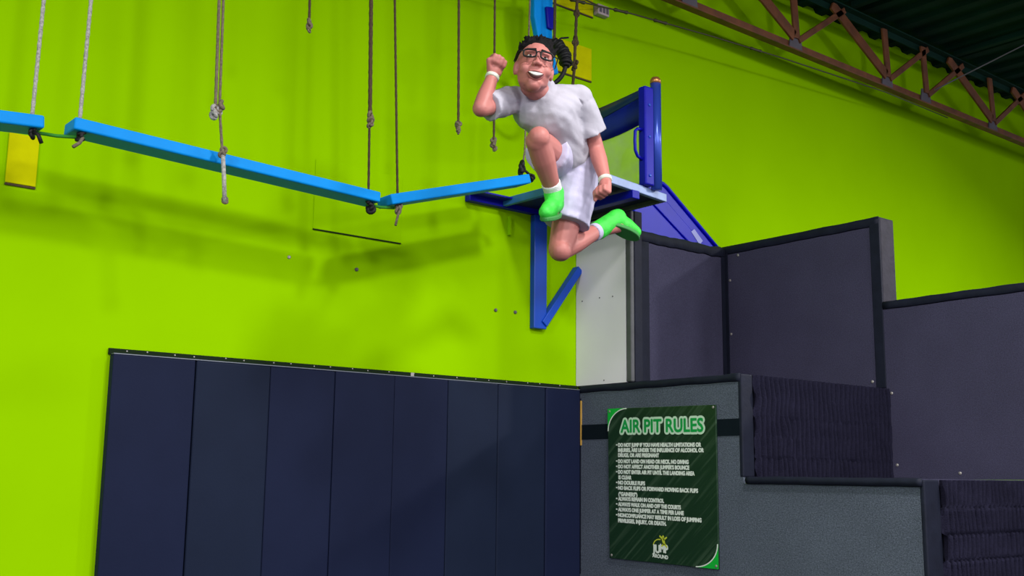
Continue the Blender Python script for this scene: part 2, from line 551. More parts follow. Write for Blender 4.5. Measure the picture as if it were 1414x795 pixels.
strip = build('foam_strip', b, M['vinyl'], plat)
b = MB(); b.box(XA - 0.006, XA + 0.002, 0.050, 0.060, 0.20, 0.485)
tag(build('worn_edge', b, M['yellow_wood'], plat), 'pale yellow worn edge beside the mats')

def screws_on(parent, pts, axis):
    for p in pts:
        build('screw', screw_bm(p, axis, 0.010, 0.006), M['screw'], parent)

# white board and its grey top roll
wb = thing('white_board', V(XA, 0.22, Z1), 'off-white board standing on the platform beside the green wall', 'board')
b = MB(); b.box(XA, XA + 0.02, 0.004, 0.462, Z1 + 0.008, 1.655)
build('panel', b, M['white'], wb)
for (w_, z_) in ((0.063, 1.135), (0.227, 1.139), (0.346, 1.134), (0.265, 0.605)):
    build('screw', screw_bm(V(XA, w_, z_), (-1, 0, 0), 0.005, 0.003), M['gusset'], wb)
b = MB(); b.box(XA - 0.002, XA + 0.03, 0.004, 0.460, 1.656, 1.668)
tag(build('edge_binding', b, M['vinyl'], wb, bevel=0.003), 'black binding along the top edge')

# angled side barrier with its corner post
side = thing('angled_barrier', V(5.5, 0.25, Z1), 'angled carpeted barrier between the white board and the tall back barrier', 'barrier')
b = MB(); b.box(XA - 0.002, XA + 0.030, 0.463, 0.512, Z1 + 0.008, 1.668)
tag(build('corner_post', b, M['vinyl_grey'], side, bevel=0.010, seg=3), 'grey vinyl face of the corner post')
b = MB(); b.box(XA + 0.030, XA + 0.10, 0.44, 0.514, Z1 + 0.008, 1.668)
build('corner_post', b, M['vinyl'], side, bevel=0.006)
sa, sb = (XA + 0.08, 0.495), (XB - 0.008, 0.066)
off = Vector((0.0, 0.03, 0))
def side_pt(t, z): return V(sa[0] + (sb[0] - sa[0]) * t, sa[1] + (sb[1] - sa[1]) * t, z)
b = MB(); b.prism([side_pt(0, Z1 + 0.004), side_pt(1, Z1 + 0.004), side_pt(1, 1.668), side_pt(0, 1.530)], off)
build('panel', b, M['carpet_dark'], side)
nrm = Vector((-(sa[1] - sb[1]), -(sb[0] - sa[0]), 0)).normalized()
build('edge_binding', wavy_strip((side_pt(0.02, 1.556), side_pt(1, 1.690)), 0.075, 0.014, 0.010, nrm, 60), M['vinyl'], side, smooth=True)
b = MB(); b.prism([side_pt(0.0, Z1 + 0.004), side_pt(0.105, Z1 + 0.004), side_pt(0.105, 1.525), side_pt(0.0, 1.515)], nrm * 0.006)
build('edge_binding', b, M['vinyl'], side)
b = MB(); b.prism([side_pt(0.955, Z1 + 0.004), side_pt(1.0, Z1 + 0.004), side_pt(1.0, 1.65), side_pt(0.955, 1.64)], nrm * 0.006)
build('edge_binding', b, M['vinyl'], side)

# tall back barrier
bk = thing('tall_barrier', V(XB, 0.7, Z1), 'tall carpeted barrier with black bindings at the back of the upper step', 'barrier')
b = MB(); b.box(XB, XB + 0.16, 0.03, W2 - 0.003, Z1, 1.690)
build('panel', b, M['carpet_dark'], bk)
build('edge_binding', wavy_strip((V(XB, 0.04, 1.702), V(XB, W2, 1.708)), 0.062, 0.008, 0.004, FX), M['vinyl'], bk, smooth=True)
b = MB(); b.box(XB - 0.006, XB + 0.010, W2 - 0.068, W2 + 0.004, Z1 + 0.01, 1.704)
build('edge_binding', b, M['vinyl'], bk, bevel=0.004)
b = MB(); b.box(XB + 0.010, XB + 0.168, W2 - 0.02, W2 + 0.004, 1.10, 1.703)
tag(build('end_cap', b, M['vinyl_plum'], bk, bevel=0.006), 'plum grey vinyl end face')
b = MB(); b.box(XB - 0.006, XB + 0.004, 0.05, 0.094, Z1 + 0.01, 1.66)
build('edge_binding', b, M['vinyl'], bk)
b = MB(); b.box(XB + 0.004, XB + 0.168, 0.035, W2, 1.690, 1.706)
build('cap_strip', b, M['vinyl'], bk)
screws_on(bk, [V(XB, 1.261, 0.628), V(XB, 0.110, 1.444), V(XB, 0.110, 1.044), V(XB, 0.19, 1.622)], (-1, 0, 0))

# low back barrier
lk = thing('low_barrier', V(XB, 2.3, Z0), 'lower carpeted barrier right of the tall one, along the lower step', 'barrier')
b = MB(); b.prism([V(XB, W2 + 0.001, Z0 + 0.002), V(XB, W3 + 0.03, Z0 + 0.002), V(XB, W3 + 0.03, -FLOOR), V(XB, 5.2, -FLOOR), V(XB, 5.2, 1.128), V(XB, W2 + 0.001, 1.128)], Vector((0.14, 0, 0)))
build('panel', b, M['carpet_dark'], lk)
build('edge_binding', wavy_strip((V(XB, W2 + 0.004, 1.140), V(XB, 5.2, 1.176)), 0.054, 0.010, 0.004, FX, 70), M['vinyl'], lk, smooth=True)
b = MB(); b.box(XB + 0.002, XB + 0.146, W2 + 0.008, 5.2, 1.128, 1.140)
build('cap_strip', b, M['vinyl'], lk)
screws_on(lk, [V(XB, 1.395, 0.547), V(XB, 1.41, 0.096), V(XB, 1.825, 0.048)], (-1, 0, 0))

# ------------------------------------------------------------------ the rules sign
SG = thing('rules_sign', V(XA, 0.75, -0.49), 'dark green AIR PIT RULES sign screwed to the charcoal carpet', 'sign')
xs0 = XA - 0.014
b = MB(); b.prism([V(xs0, 0.312, 0.4225), V(xs0, 1.1835, 0.4115), V(xs0, 1.183, -0.4945), V(xs0, 0.3235, -0.4865)], Vector((0.011, 0, 0)))
build('board', b, M['sign_board'], SG, bevel=0.002)
def flat(poly, lift):
    mb = MB()
    mb.prism([V(xs0 - lift, w_, z_) for w_, z_ in poly], Vector((0.0006, 0, 0)))
    return mb
def arc(c, r0, r1, a0, a1, n=14):
    o = [(c[0] + r1[0] * math.cos(a0 + (a1 - a0) * i / n), c[1] + r1[1] * math.sin(a0 + (a1 - a0) * i / n)) for i in range(n + 1)]
    i_ = [(c[0] + r0[0] * math.cos(a0 + (a1 - a0) * i / n), c[1] + r0[1] * math.sin(a0 + (a1 - a0) * i / n)) for i in range(n + 1)]
    return o + i_[::-1]
H = math.pi / 2
# corner accents: outside of a quarter ellipse, with a white line along the curve
def corner(cw, cz, sw, sz, rw, rz):
    """corner point (cw, cz); sw, sz point into the board; curve radii rw, rz"""
    c = (cw + sw * rw, cz + sz * rz)
    n = 14
    curve = [(c[0] - sw * rw * math.cos(H * i / n), c[1] - sz * rz * math.sin(H * i / n)) for i in range(n + 1)]
    mb = flat([(cw, cz)] + curve, 0.0008)
    build('corner_accent', mb, M['sign_green'], SG)
    k = 0.045
    inner = [(c[0] - sw * rw * (1 - k) * math.cos(H * i / n), c[1] - sz * rz * (1 - k) * math.sin(H * i / n)) for i in range(n + 1)]
    build('corner_line', flat(curve + inner[::-1], 0.0012), M['sign_white'], SG)
corner(0.3125, 0.4220, 1, -1, 0.165, 0.138)
corner(1.1825, -0.4935, -1, 1, 0.165, 0.135)
for w_, z_ in ((1.166, 0.398), (0.342, -0.468), (1.166, -0.478), (0.330, 0.405)):
    build('screw', screw_bm(V(xs0, w_, z_), (-1, 0, 0), 0.008, 0.004), M['screw'], SG)

def text_part(name, rows, m, parent, lift, offset=0.0, fat=0.0, rounds=1):
    """rows: (string, w0, w1, z of the baseline at w0, at w1, cap height). Letters run along +w as seen from the front."""
    out = bmesh.new()
    for s, w0, w1, zb0, zb1, cap in rows:
        cu = bpy.data.curves.new('t', 'FONT')
        cu.body = s
        cu.size = 1.0
        cu.offset = offset
        cu.resolution_u = 3
        cu.fill_mode = 'BOTH'
        o = bpy.data.objects.new('t', cu)
        C.objects.link(o)
        dg = bpy.context.evaluated_depsgraph_get()
        me = bpy.data.meshes.new_from_object(o.evaluated_get(dg))
        bpy.data.objects.remove(o)
        xs_ = [v.co.x for v in me.vertices]
        x0, x1 = min(xs_), max(xs_)
        k = (w1 - w0) / (x1 - x0)
        kz = cap / 0.729
        for q_ in range(rounds):      # a swollen outline: the letters laid over themselves round a small circle
            dw, dz = fat * math.cos(2 * math.pi * q_ / rounds), fat * math.sin(2 * math.pi * q_ / rounds)
            vs = []
            for v in me.vertices:
                t = (v.co.x - x0) * k
                zb = zb0 + (zb1 - zb0) * t / (w1 - w0)
                vs.append(out.verts.new(V(xs0 - lift - q_ * 0.00001, w0 + t + dw, zb + v.co.y * kz + dz)))
            for f in me.polygons:
                try:
                    out.faces.new([vs[i] for i in f.vertices])
                except ValueError:
                    pass
        bpy.data.meshes.remove(me)
    mb = MB()
    mb.bm.free()
    mb.bm = out
    return build(name, mb, m, parent)

T = ('AIR PIT RULES', 0.430, 1.090, 0.2735, 0.2640, 0.079)
text_part('title_outline', [T], M['sign_mint'], SG, 0.0014, 0.0, 0.0165, 14)
text_part('title_lettering', [T], M['title_green'], SG, 0.0022, 0.0, 0.0035, 6)
rules = [('DO NOT JUMP IF YOU HAVE HEALTH LIMITATIONS OR', 0.4056, 1.0711, 0.1977, 1), ('INJURIES, ARE UNDER THE INFLUENCE OF ALCOHOL OR', 0.4054, 1.0903, 0.1667, 0),
         ('DRUGS, OR ARE PREGNANT', 0.4052, 0.7446, 0.1358, 0), ('DO NOT LAND ON HEAD OR NECK, NO DIVING', 0.4049, 0.9752, 0.0992, 1),
         ("DO NOT AFFECT ANOTHER JUMPER'S BOUNCE", 0.4047, 0.9795, 0.0671, 1), ('DO NOT ENTER AIR PIT UNTIL THE LANDING AREA', 0.4044, 1.0188, 0.0346, 1),
         ('IS CLEAR', 0.4074, 0.5147, 0.0017, 0), ('NO DOUBLE FLIPS', 0.404, 0.628, -0.0302, 1),
         ('NO BACK FLIPS OR FORWARD MOVING BACK FLIPS', 0.4038, 1.0423, -0.0617, 1), ('("GAINERS")', 0.4066, 0.5635, -0.0988, 0),
         ('ALWAYS REMAIN IN CONTROL', 0.4033, 0.7799, -0.1272, 1), ('ALWAYS WALK ON AND OFF THE COURTS', 0.403, 0.9105, -0.1598, 1),
         ('ALWAYS ONE JUMPER AT A TIME PER LANE', 0.4028, 0.9321, -0.1915, 1), ('NONCOMPLIANCE MAY RESULT IN LOSS OF JUMPING', 0.4026, 1.0646, -0.2249, 1),
         ('PRIVILEGES, INJURY, OR DEATH.', 0.4023, 0.7962, -0.2574, 0)]
rows = [(s, a, c, z - 0.0115, z - 0.0115 - 0.0115 * (c - a), 0.0225) for s, a, c, z, q in rules]
text_part('rules_lettering', rows, M['sign_white'], SG, 0.0012, 0.0, 0.0024, 6)
for s, a, c, z, q in rules:
    if q:
        b = MB()
        b.prism([V(xs0 - 0.0012, a - 0.020, z - 0.004), V(xs0 - 0.0012, a - 0.008, z - 0.004), V(xs0 - 0.0012, a - 0.008, z + 0.004), V(xs0 - 0.0012, a - 0.020, z + 0.004)], Vector((0.0006, 0, 0)))
        build('bullet', b, M['sign_white'], SG)
# logo: a leaping figure over white lettering, an arc rising to it
text_part('logo_lettering', [('JU', 0.688, 0.742, -0.430, -0.432, 0.046), ('MP', 0.748, 0.806, -0.425, -0.430, 0.046)], M['sign_white'], SG, 0.0012, 0.0, 0.0035, 6)
text_part('logo_lettering', [('AROUND', 0.686, 0.807, -0.458, -0.464, 0.021)], M['sign_white'], SG, 0.0012, 0.0, 0.0016, 4)
build('logo_arc', flat(arc((0.738, -0.394), (0.044, 0.036), (0.050, 0.042), math.pi * 0.97, math.pi * 0.42), 0.0012), M['logo_yellow'], SG)
fig = MB()
def limb(p, q, t0, t1):
    d = Vector((q[0] - p[0], q[1] - p[1])).normalized()
    n_ = Vector((-d.y, d.x))
    fig.prism([V(xs0 - 0.0014, *(Vector(p) + n_ * t0)), V(xs0 - 0.0014, *(Vector(q) + n_ * t1)), V(xs0 - 0.0014, *(Vector(q) - n_ * t1)), V(xs0 - 0.0014, *(Vector(p) - n_ * t0))], Vector((0.0006, 0, 0)))
limb((0.770, -0.352), (0.780, -0.384), 0.010, 0.008)
limb((0.767, -0.350), (0.742, -0.334), 0.006, 0.004)
limb((0.773, -0.356), (0.800, -0.340), 0.006, 0.004)
limb((0.778, -0.380), (0.756, -0.394), 0.007, 0.004)
limb((0.782, -0.380), (0.802, -0.398), 0.007, 0.004)
fig.prism([V(xs0 - 0.0014, 0.770 + 0.007 * math.cos(a * 0.7), -0.339 + 0.009 * math.sin(a * 0.7)) for a in range(9)], Vector((0.0006, 0, 0)))
build('logo_figure', fig, M['logo_yellow'], SG)

# ------------------------------------------------------------------ blue steel launch deck on the wall
dk = thing('launch_deck', V(4.53, 0, 0.94), 'blue steel launch deck bracketed to the green wall above the white board', 'deck')
DZ = 1.721
b = MB(); b.prism([V(4.20, 0.004, DZ - 0.028), V(4.245, 0.885, DZ - 0.028), V(4.840, 0.785, DZ - 0.028), V(4.840, 0.004, DZ - 0.028)], Vector((0, 0, 0.026)))
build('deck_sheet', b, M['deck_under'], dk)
def edge(p, q, h=0.05, t=0.03):
    mb = MB(); mb.bar(Vector(p), Vector(q), h, t); return mb
zc = DZ - 0.027
build('rim', edge(V(4.238, 0.890, zc), V(4.872, 0.786, zc)), M['rim'], dk, bevel=0.004)  # front rim in a paler blue than the side rim
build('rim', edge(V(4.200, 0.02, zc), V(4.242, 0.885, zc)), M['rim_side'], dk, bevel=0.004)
build('rim', edge(V(4.852, 0.02, zc - 0.002), V(4.852, 0.79, zc - 0.002), 0.052, 0.025), M['vinyl_grey'], dk, bevel=0.004)
b = MB(); b.box(3.925, 4.835, 0.002, 0.05, 1.662, 1.712)
build('ledger', b, M['steel_blue'], dk, bevel=0.003)
b = MB(); b.box(3.93, 4.19, 0.05, 0.14, 1.698, 1.708)
build('ledger_flange', b, M['steel_blue'], dk)
b = MB(); b.box(4.455, 4.560, 0.002, 0.045, 0.925, 1.660)
build('wall_leg', b, M['leg_blue'], dk, bevel=0.004)
b = MB(); b.bar(V(4.535, 0.030, 0.955), V(4.846, 0.030, 1.352), 0.055, 0.05, Vector((0, 1, 0)))
build('brace', b, M['leg_blue'], dk, bevel=0.004)
b = MB(); b.bar(V(4.53, 0.02, 1.645), V(4.535, 0.87, 1.645), 0.05, 0.06)
build('joist', b, M['steel_blue'], dk, bevel=0.004)
b = MB(); b.box(4.262, 4.274, 0.002, 0.03, 1.50, 1.62)
tag(build('hook', b, M['green_hatch'], dk), 'small green-painted hook under the ledger')
# upright with its pole, handle, curved guard and clear sheet
b = MB(); b.box(4.612, 4.690, 0.815, 0.875, DZ, 2.338)
post = build('upright', b, M['steel_blue'], dk, bevel=0.010, seg=3)
for z in (1.78, 2.02, 2.22):
    build('bolt', screw_bm(V(4.65, 0.875, z), (0, -1, 0), 0.009, 0.006), M['leg_blue'], post)
b = MB(); b.tube([V(4.732, 0.850, DZ - 0.01), V(4.732, 0.850, 2.385)], 0.033, 20)
build('pole', b, M['pole'], dk, smooth=True)
b = MB()
b.tube([V(4.732, 0.850, 2.380), V(4.732, 0.850, 2.405), V(4.732, 0.850, 2.420), V(4.732, 0.850, 2.426)], [0.035, 0.033, 0.022, 0.004], 18)
tag(build('pole_cap', b, M['copper'], dk, smooth=True), 'copper coloured cap')
b = MB()
b.tube([V(4.615, 0.845, 2.065), V(4.575, 0.845, 2.062), V(4.557, 0.845, 2.045), V(4.553, 0.845, 1.985), V(4.556, 0.845, 1.925), V(4.575, 0.845, 1.893), V(4.615, 0.845, 1.880)], 0.010, 10)
build('handle', b, M['steel_blue'], dk, smooth=True)
# curved guard: a sagging vinyl band from the upright back to the wall
b = MB()
n = 24
rows_ = []
for i in range(n + 1):
    t = i / n
    w_ = 0.82 * (1 - t) + 0.01 * t
    sag = -0.05 * math.sin(math.pi * t)
    bul = 0.035 * math.sin(math.pi * min(1, t * 1.3))
    zt = 2.362 - 0.035 * math.sin(math.pi * t * 0.9) 
    zb = 2.150 - 0.060 * math.sin(math.pi * (t * 0.85 + 0.10)) + 0.02
    zm = zt + (zb - zt) * (0.25 + 0.45 * min(1, abs(t - 0.05) * 0.9))
    rows_.append([b.bm.verts.new(V(4.70 + o_, w_, z_)) for o_, z_ in ((-bul * 0.2, zt), (-bul * 0.6, (zt + zm) / 2), (-bul, zm), (-bul * 0.5, (zm + zb) / 2), (0, zb))])
for u, v in zip(rows_, rows_[1:]):
    for k in range(2, 4):
        b.bm.faces.new((u[k], u[k + 1], v[k + 1], v[k]))
fold = MB()
fr = [[fold.bm.verts.new(q.co.copy()) for q in u[:3]] for u in rows_]
for u, v in zip(fr, fr[1:]):
    for k in range(2):
        fold.bm.faces.new((u[k], u[k + 1], v[k + 1], v[k]))
for u in rows_:
    for q in u[:2]: b.bm.verts.remove(q)
g = build('guard_sheen_fold', fold, M['tarp_sheen'], dk, smooth=True)  # upper half of the band, split off to carry the painted sheen
tag(g, 'upper fold of the guard band, its sheen painted dark teal')
sm = g.modifiers.new('thick', 'SOLIDIFY'); sm.thickness = 0.012
g = build('guard_band', b, M['tarp'], dk, smooth=True)
sm = g.modifiers.new('thick', 'SOLIDIFY'); sm.thickness = 0.012
b = MB(); b.box(4.698, 4.703, 0.06, 0.815, DZ + 0.004, 2.16)
build('clear_sheet', b, M['acrylic'], dk)

# ------------------------------------------------------------------ blue slide side behind the barrier
sl = thing('blue_slide', V(5.75, 0.04, 1.55), 'deep blue plastic slide side against the wall behind the angled barrier', 'slide')
poly = [(5.36, 1.60), (5.36, 2.00), (5.50, 2.066), (5.61, 2.088), (5.655, 2.084), (5.69, 2.068), (6.252, 1.688), (6.205, 1.570)]
b = MB(); b.prism([V(x_, 0.004, z_) for x_, z_ in poly], Vector((0, -0.046, 0)))
build('panel', b, M['slide'], sl, bevel=0.008)
b = MB()
b.tube([V(x_, 0.052, z_) for x_, z_ in ((5.37, 1.998), (5.50, 2.058), (5.61, 2.078), (5.65, 2.074), (5.69, 2.056), (5.97, 1.866), (6.235, 1.686))], 0.016, 10)
build('rim', b, M['slide'], sl, smooth=True)
b = MB(); b.prism([V(x_, 0.048, z_) for x_, z_ in ((5.50, 1.93), (5.62, 1.99), (6.16, 1.635), (6.09, 1.575))], Vector((0, -0.014, 0)))
build('raised_rib', b, M['slide'], sl, bevel=0.006)
b = MB(); b.prism([V(x_, 0.063, z_) for x_, z_ in ((5.93, 1.765), (5.965, 1.790), (6.055, 1.715), (6.02, 1.680))], Vector((0, -0.002, 0)))
tag(build('sticker', b, M['sticker'], sl), 'pale worn sticker')

# ------------------------------------------------------------------ swing planks
def plank(p, q, label, h=0.056, dp=0.145):
    p, q = Vector(p), Vector(q)
    t = thing('swing_plank', (p + q) / 2, label, 'plank', 'swing planks hung on ropes')
    d = (q - p).normalized()
    s = Vector((0, 1, 0))
    u = s.cross(d).normalized()
    if u.z < 0: u = -u
    mb = MB()
    mb.prism([p + u * (h / 2), p - u * (h / 2), p - u * (h / 2) + s * dp, p + u * (h / 2) + s * dp], q - p)
    build('padding', mb, M['plank'], t, bevel=0.009, seg=3)
    return t
P1 = (V(0.20, 0.55, 1.375), V(1.2885, 0.55, 1.4608))
P2 = (V(1.4102, 0.55, 1.4841), V(2.9732, 0.55, 1.4214))
P3 = (V(3.0403, 0.55, 1.4213), V(3.9914, 0.55, 1.7094))
plank(*P1, 'bright blue swing plank running out of the picture above a yellow pad')
plank(*P2, 'longest bright blue swing plank, sloping down towards the deck')
plank(*P3, 'bright blue swing plank rising to the edge of the steel deck')
def strap(p, q, label):
    mb = MB()
    m_ = (p + q) / 2 - Vector((0, 0, 0.006))
    mb.tube([p, m_, q], 0.008, 8)
    tag(build('link_strap', mb, M['strap'], origin=(p + q) / 2, smooth=True), label, 'strap')
strap(V(1.24, 0.50, 1.420), V(1.47, 0.50, 1.440), 'green strap linking the first and the long blue plank')
strap(V(2.92, 0.50, 1.384), V(3.09, 0.50, 1.392), 'green strap linking the long and the rising blue plank')

# ------------------------------------------------------------------ ropes
TOP = ROOF + 0.01
def knot(parent, p, r, m, seed=0):
    mb = MB()
    rnd = random.Random(seed)
    for k in range(3):
        ax = Vector((rnd.uniform(-1, 1), rnd.uniform(-1, 1), rnd.uniform(-0.4, 0.4))).normalized()
        a_ = ax.orthogonal().normalized(); c_ = ax.cross(a_)
        ctr = p + Vector((rnd.uniform(-.4, .4), rnd.uniform(-.4, .4), (k - 1) * 0.8)) * r
        ring = [ctr + (a_ * math.cos(t * math.pi / 6) + c_ * math.sin(t * math.pi / 6)) * r * 0.8 for t in range(13)]
        mb.tube(ring, r * 0.5, 8)
    return build('knot', mb, m, parent, smooth=True)
def twist(pts, r, n=10):
    """laid rope: a tube with a slight spiral ridge"""
    mb = MB()
    out = []
    for a, c in zip(pts, pts[1:]):
        k = max(2, int((c - a).length / 0.02))
        out += [a.lerp(c, i / k) for i in range(k)]
    out.append(pts[-1])
    return mb.tube(out, [r * (1 + 0.12 * math.sin(i * 2.4)) for i in range(len(out))], n)
def rope(label, pts, r, m, knots=(), tail=None, km=None, group='ropes hanging from the ceiling'):
    pts = [Vector(p) for p in pts]
    t = thing('hanging_rope', pts[-1], label, 'rope', group)
    build('cord', twist(pts, r), m, t, smooth=True)
    for i, (p, kr) in enumerate(knots):
        knot(t, Vector(p), kr, km or m, i + int(p[0] * 100))
    if tail:
        b_ = MB(); b_.tube([Vector(p) for p in tail[0]], tail[1], 8)
        build('tail', b_, tail[2], t, smooth=True)
    return t
W = 0.50
rope('pale rope holding the right end of the first blue plank', [V(1.275, W, TOP), V(1.2487, W, 1.490)], 0.0085, M['rope_light'],
     [(V(1.255, 0.515, 1.415), 0.016)], ([V(1.255, 0.53, 1.412), V(1.268, 0.545, 1.400), V(1.282, 0.55, 1.365)], 0.009, M['black']), M['black'])
rope('pale rope holding the left end of the long blue plank', [V(1.475, W, TOP), V(1.446, W, 1.512)], 0.0085, M['rope_light'],
     [(V(1.447, 0.515, 1.438), 0.017)], ([V(1.455, 0.53, 1.430), V(1.440, 0.545, 1.400), V(1.412, 0.55, 1.375)], 0.008, M['rope']), M['black'])
rope('brown rope holding the right end of the long blue plank', [V(2.87, W, TOP), V(2.9277, W, 1.450)], 0.0065, M['rope_dark'],
     [(V(2.928, 0.515, 1.370), 0.022)], None, M['black'])
rope('brown rope holding the left end of the rising blue plank', [V(2.98, W, TOP), V(3.1074, W, 1.465)], 0.0065, M['rope_dark'],
     [(V(3.108, 0.515, 1.388), 0.017)], ([V(3.11, 0.53, 1.385), V(3.085, 0.545, 1.345), V(3.068, 0.55, 1.285)], 0.007, M['rope']), M['rope'])
rope('thin brown rope holding the right end of the rising blue plank', [V(4.05, W, TOP), V(3.985, W, 1.88), V(3.958, W, 1.725)], 0.0055, M['rope'],
     [(V(3.962, 0.50, 1.775), 0.024), (V(4.04, 0.50, 1.735), 0.016)],
     ([V(3.97, 0.50, 1.775), V(4.01, 0.50, 1.755), V(4.05, 0.50, 1.728)], 0.008, M['black']), M['black'])
W = 0.60
rope('grey rope of a close pair, ending in a frayed knot above the long plank', [V(1.965, W, TOP), V(2.022, W, 1.672)], 0.0075, M['rope'],
     [(V(2.020, W, 1.655), 0.019), (V(2.045, W, 1.672), 0.013)], None, M['rope_light'])
rope('grey rope of the close pair, knotted twice and trailing below the long plank', [V(1.99, W, TOP), V(2.0417, W, 1.68), V(2.066, W, 1.49), V(2.0748, W, 1.40), V(2.0917, W, 1.262)], 0.0065, M['rope'],
     [(V(2.043, W, 1.690), 0.017), (V(2.068, W, 1.470), 0.015), (V(2.0917, W, 1.250), 0.013)],
     ([V(2.070, W + .004, 1.46), V(2.082, W + .004, 1.35), V(2.0917, W + .004, 1.235)], 0.0105, M['rope_light']), M['rope'])
rope('shortest brown rope, ending in a knot high above the long plank', [V(2.45, W, TOP), V(2.4879, W, 2.20)], 0.0065, M['rope_dark'],
     [(V(2.4879, W, 2.225), 0.015), (V(2.489, W, 2.195), 0.011)], None, M['rope'])
rope('doubled brown rope with a knot, hanging just left of the joint of the planks', [V(2.80, W, TOP), V(2.861, W, 1.775)], 0.0105, M['rope_dark'],
     [(V(2.861, W, 1.815), 0.017), (V(2.862, W, 1.782), 0.013)], None, M['rope'])
rope('single brown rope ending in a knot between the joint and the jumper', [V(3.385, W, TOP), V(3.4258, W, 1.86)], 0.0072, M['rope_dark'],
     [(V(3.4258, W, 1.895), 0.016), (V(3.427, W, 1.865), 0.012)], None, M['rope'])
rope('brown rope passing behind the raised fist of the jumper', [V(3.655, W, TOP), V(3.675, W, 1.81)], 0.0065, M['rope_dark'],
     [(V(3.675, W, 1.850), 0.016), (V(3.676, W, 1.818), 0.012)], None, M['rope'])
rope('brown rope with several knots in front of the yellow pad', [V(4.56, 0.4, TOP), V(4.49, 0.4, 2.96), V(4.4690, 0.4, 2.54), V(4.452, 0.4, 2.38)], 0.010, M['rope_dark'],
     [(V(4.4875, 0.4, 2.735), 0.019), (V(4.470, 0.4, 2.565), 0.019), (V(4.4925, 0.4, 2.92), 0.015), (V(4.452, 0.4, 2.36), 0.018)], None, M['rope_dark'])
rope('black rope that carries the ring behind the jumper\'s head', [V(4.30, 0.42, TOP), V(4.283, 0.42, 2.655)], 0.0095, M['rope_dark'],
     [(V(4.283, 0.42, 2.645), 0.022)], ([V(4.285, 0.42, 2.66), V(4.34, 0.42, 2.705), V(4.40, 0.42, 2.725)], 0.006, M['black']), M['black'])

# black ring behind the head, lashed with rope along one side
rg = thing('grip_ring', V(4.15, 0.45, 2.34), 'black rope-lashed grip ring hanging behind the jumper\'s head', 'ring')
cx, cz, rr = 4.150, 2.485, 0.150
ux, uy = Vector((0.80, -0.60 * -1, 0)).normalized(), Vector((0, 0, 1))
ux = Vector((0.7736, -0.6336, 0))
ring = [V(cx, 0.45, cz) + ux * math.cos(2 * math.pi * i / 40) * rr + uy * math.sin(2 * math.pi * i / 40) * rr * 1.02 for i in range(41)]
b = MB(); b.tube(ring, 0.014, 10)
build('hoop', b, M['black'], rg, smooth=True)
b = MB()
for i in range(12):
    a_ = math.radians(-6 + i * 5.6)
    ctr = V(cx, 0.45, cz) + ux * math.cos(a_) * rr + uy * math.sin(a_) * rr
    tg = -ux * math.sin(a_) + uy * math.cos(a_)
    a1 = (ux * math.cos(a_) + uy * math.sin(a_)); a2 = tg.cross(a1)
    r_ = (0.026, 0.037, 0.024, 0.033, 0.038)[i % 5] * (1.0 if 0 < i < 11 else 0.75)
    b.tube([ctr + (a1 * math.cos(t * math.pi / 5) * r_ * 0.85 + a2 * math.sin(t * math.pi / 5) * r_) + tg * 0.004 * t / 5 for t in range(11)], 0.013, 8)
tag(build('lashing', b, M['black'], rg, smooth=True), 'thick black rope lashing')

# hanging blue block with its crossboard above it
hb = thing('hanging_block', V(4.33, 0.3, 2.5), 'tilted blue padded board hanging high on the wall behind the head', 'board')
b = MB(); b.prism([V(4.219, 0.30, 3.04), V(4.385, 0.30, 3.09), V(4.372, 0.30, 2.88), V(4.378, 0.30, 2.70), V(4.432, 0.30, 2.53), V(4.345, 0.30, 2.50), V(4.262, 0.30, 2.70), V(4.222, 0.30, 2.86)], Vector((0, 0.05, 0)))
build('board', b, M['plank'], hb, bevel=0.010, seg=3)
b = MB(); b.prism([V(4.300, 0.302, 2.94), V(4.372, 0.302, 2.955), V(4.366, 0.302, 2.80), V(4.318, 0.302, 2.80)], Vector((0, -0.02, 0)))
tag(build('pocket', b, M['steel_blue'], hb, bevel=0.008), 'royal blue block on the face')
b = MB(); b.prism([V(4.05, 0.30, 3.30), V(4.13, 0.30, 3.38), V(4.72, 0.30, 3.38), V(4.86, 0.30, 3.30), V(4.72, 0.30, 3.24), V(4.13, 0.30, 3.22)], Vector((0, 0.07, 0)))
build('crossboard', b, M['plank'], hb, bevel=0.008)
b = MB(); b.bar(V(4.30, 0.265, 3.06), V(4.31, 0.265, 3.24), 0.04, 0.03); b.bar(V(4.30, 0.265, 3.36), V(4.30, 0.265, ROOF + 0.01), 0.02, 0.02)
build('hanger', b, M['steel_blue'], hb)

# tension cable along the top of the wall with turnbuckles, and a small grey box
cb = thing('tension_cable', V(5.5, 0.32, 3.1), 'thin dark steel cable strung along the top of the wall', 'cable')
b = MB()
cpts = [V(3.2, 0.32, 2.945), V(4.45, 0.32, 3.040), V(5.06, 0.32, 3.110), V(5.9, 0.32, 3.175), V(6.74, 0.32, 3.224), V(8.2, 0.30, 3.30), V(9.4, 0.2, 3.36)]
b.tube(cpts, 0.0055, 6)
build('line', b, M['cable'], cb, smooth=True)
for t0, p, q in ((0.2, cpts[1], cpts[2]), (0.85, cpts[1], cpts[2]), (0.35, cpts[2], cpts[3]), (0.6, cpts[3], cpts[4])):
    c_ = p.lerp(q, t0); d_ = (q - p).normalized()
    b = MB(); b.tube([c_ - d_ * 0.07, c_ - d_ * 0.055, c_ - d_ * 0.03, c_ + d_ * 0.03, c_ + d_ * 0.055, c_ + d_ * 0.07], [0.006, 0.014, 0.010, 0.010, 0.014, 0.006], 8)
    build('turnbuckle', b, M['cable'], cb, smooth=True)
b = MB(); b.tube([V(3.2, 0.345, 3.00), V(4.45, 0.345, 3.085), V(5.02, 0.06, 3.235)], 0.006, 6)
build('line', b, M['rope_dark'], cb, smooth=True)
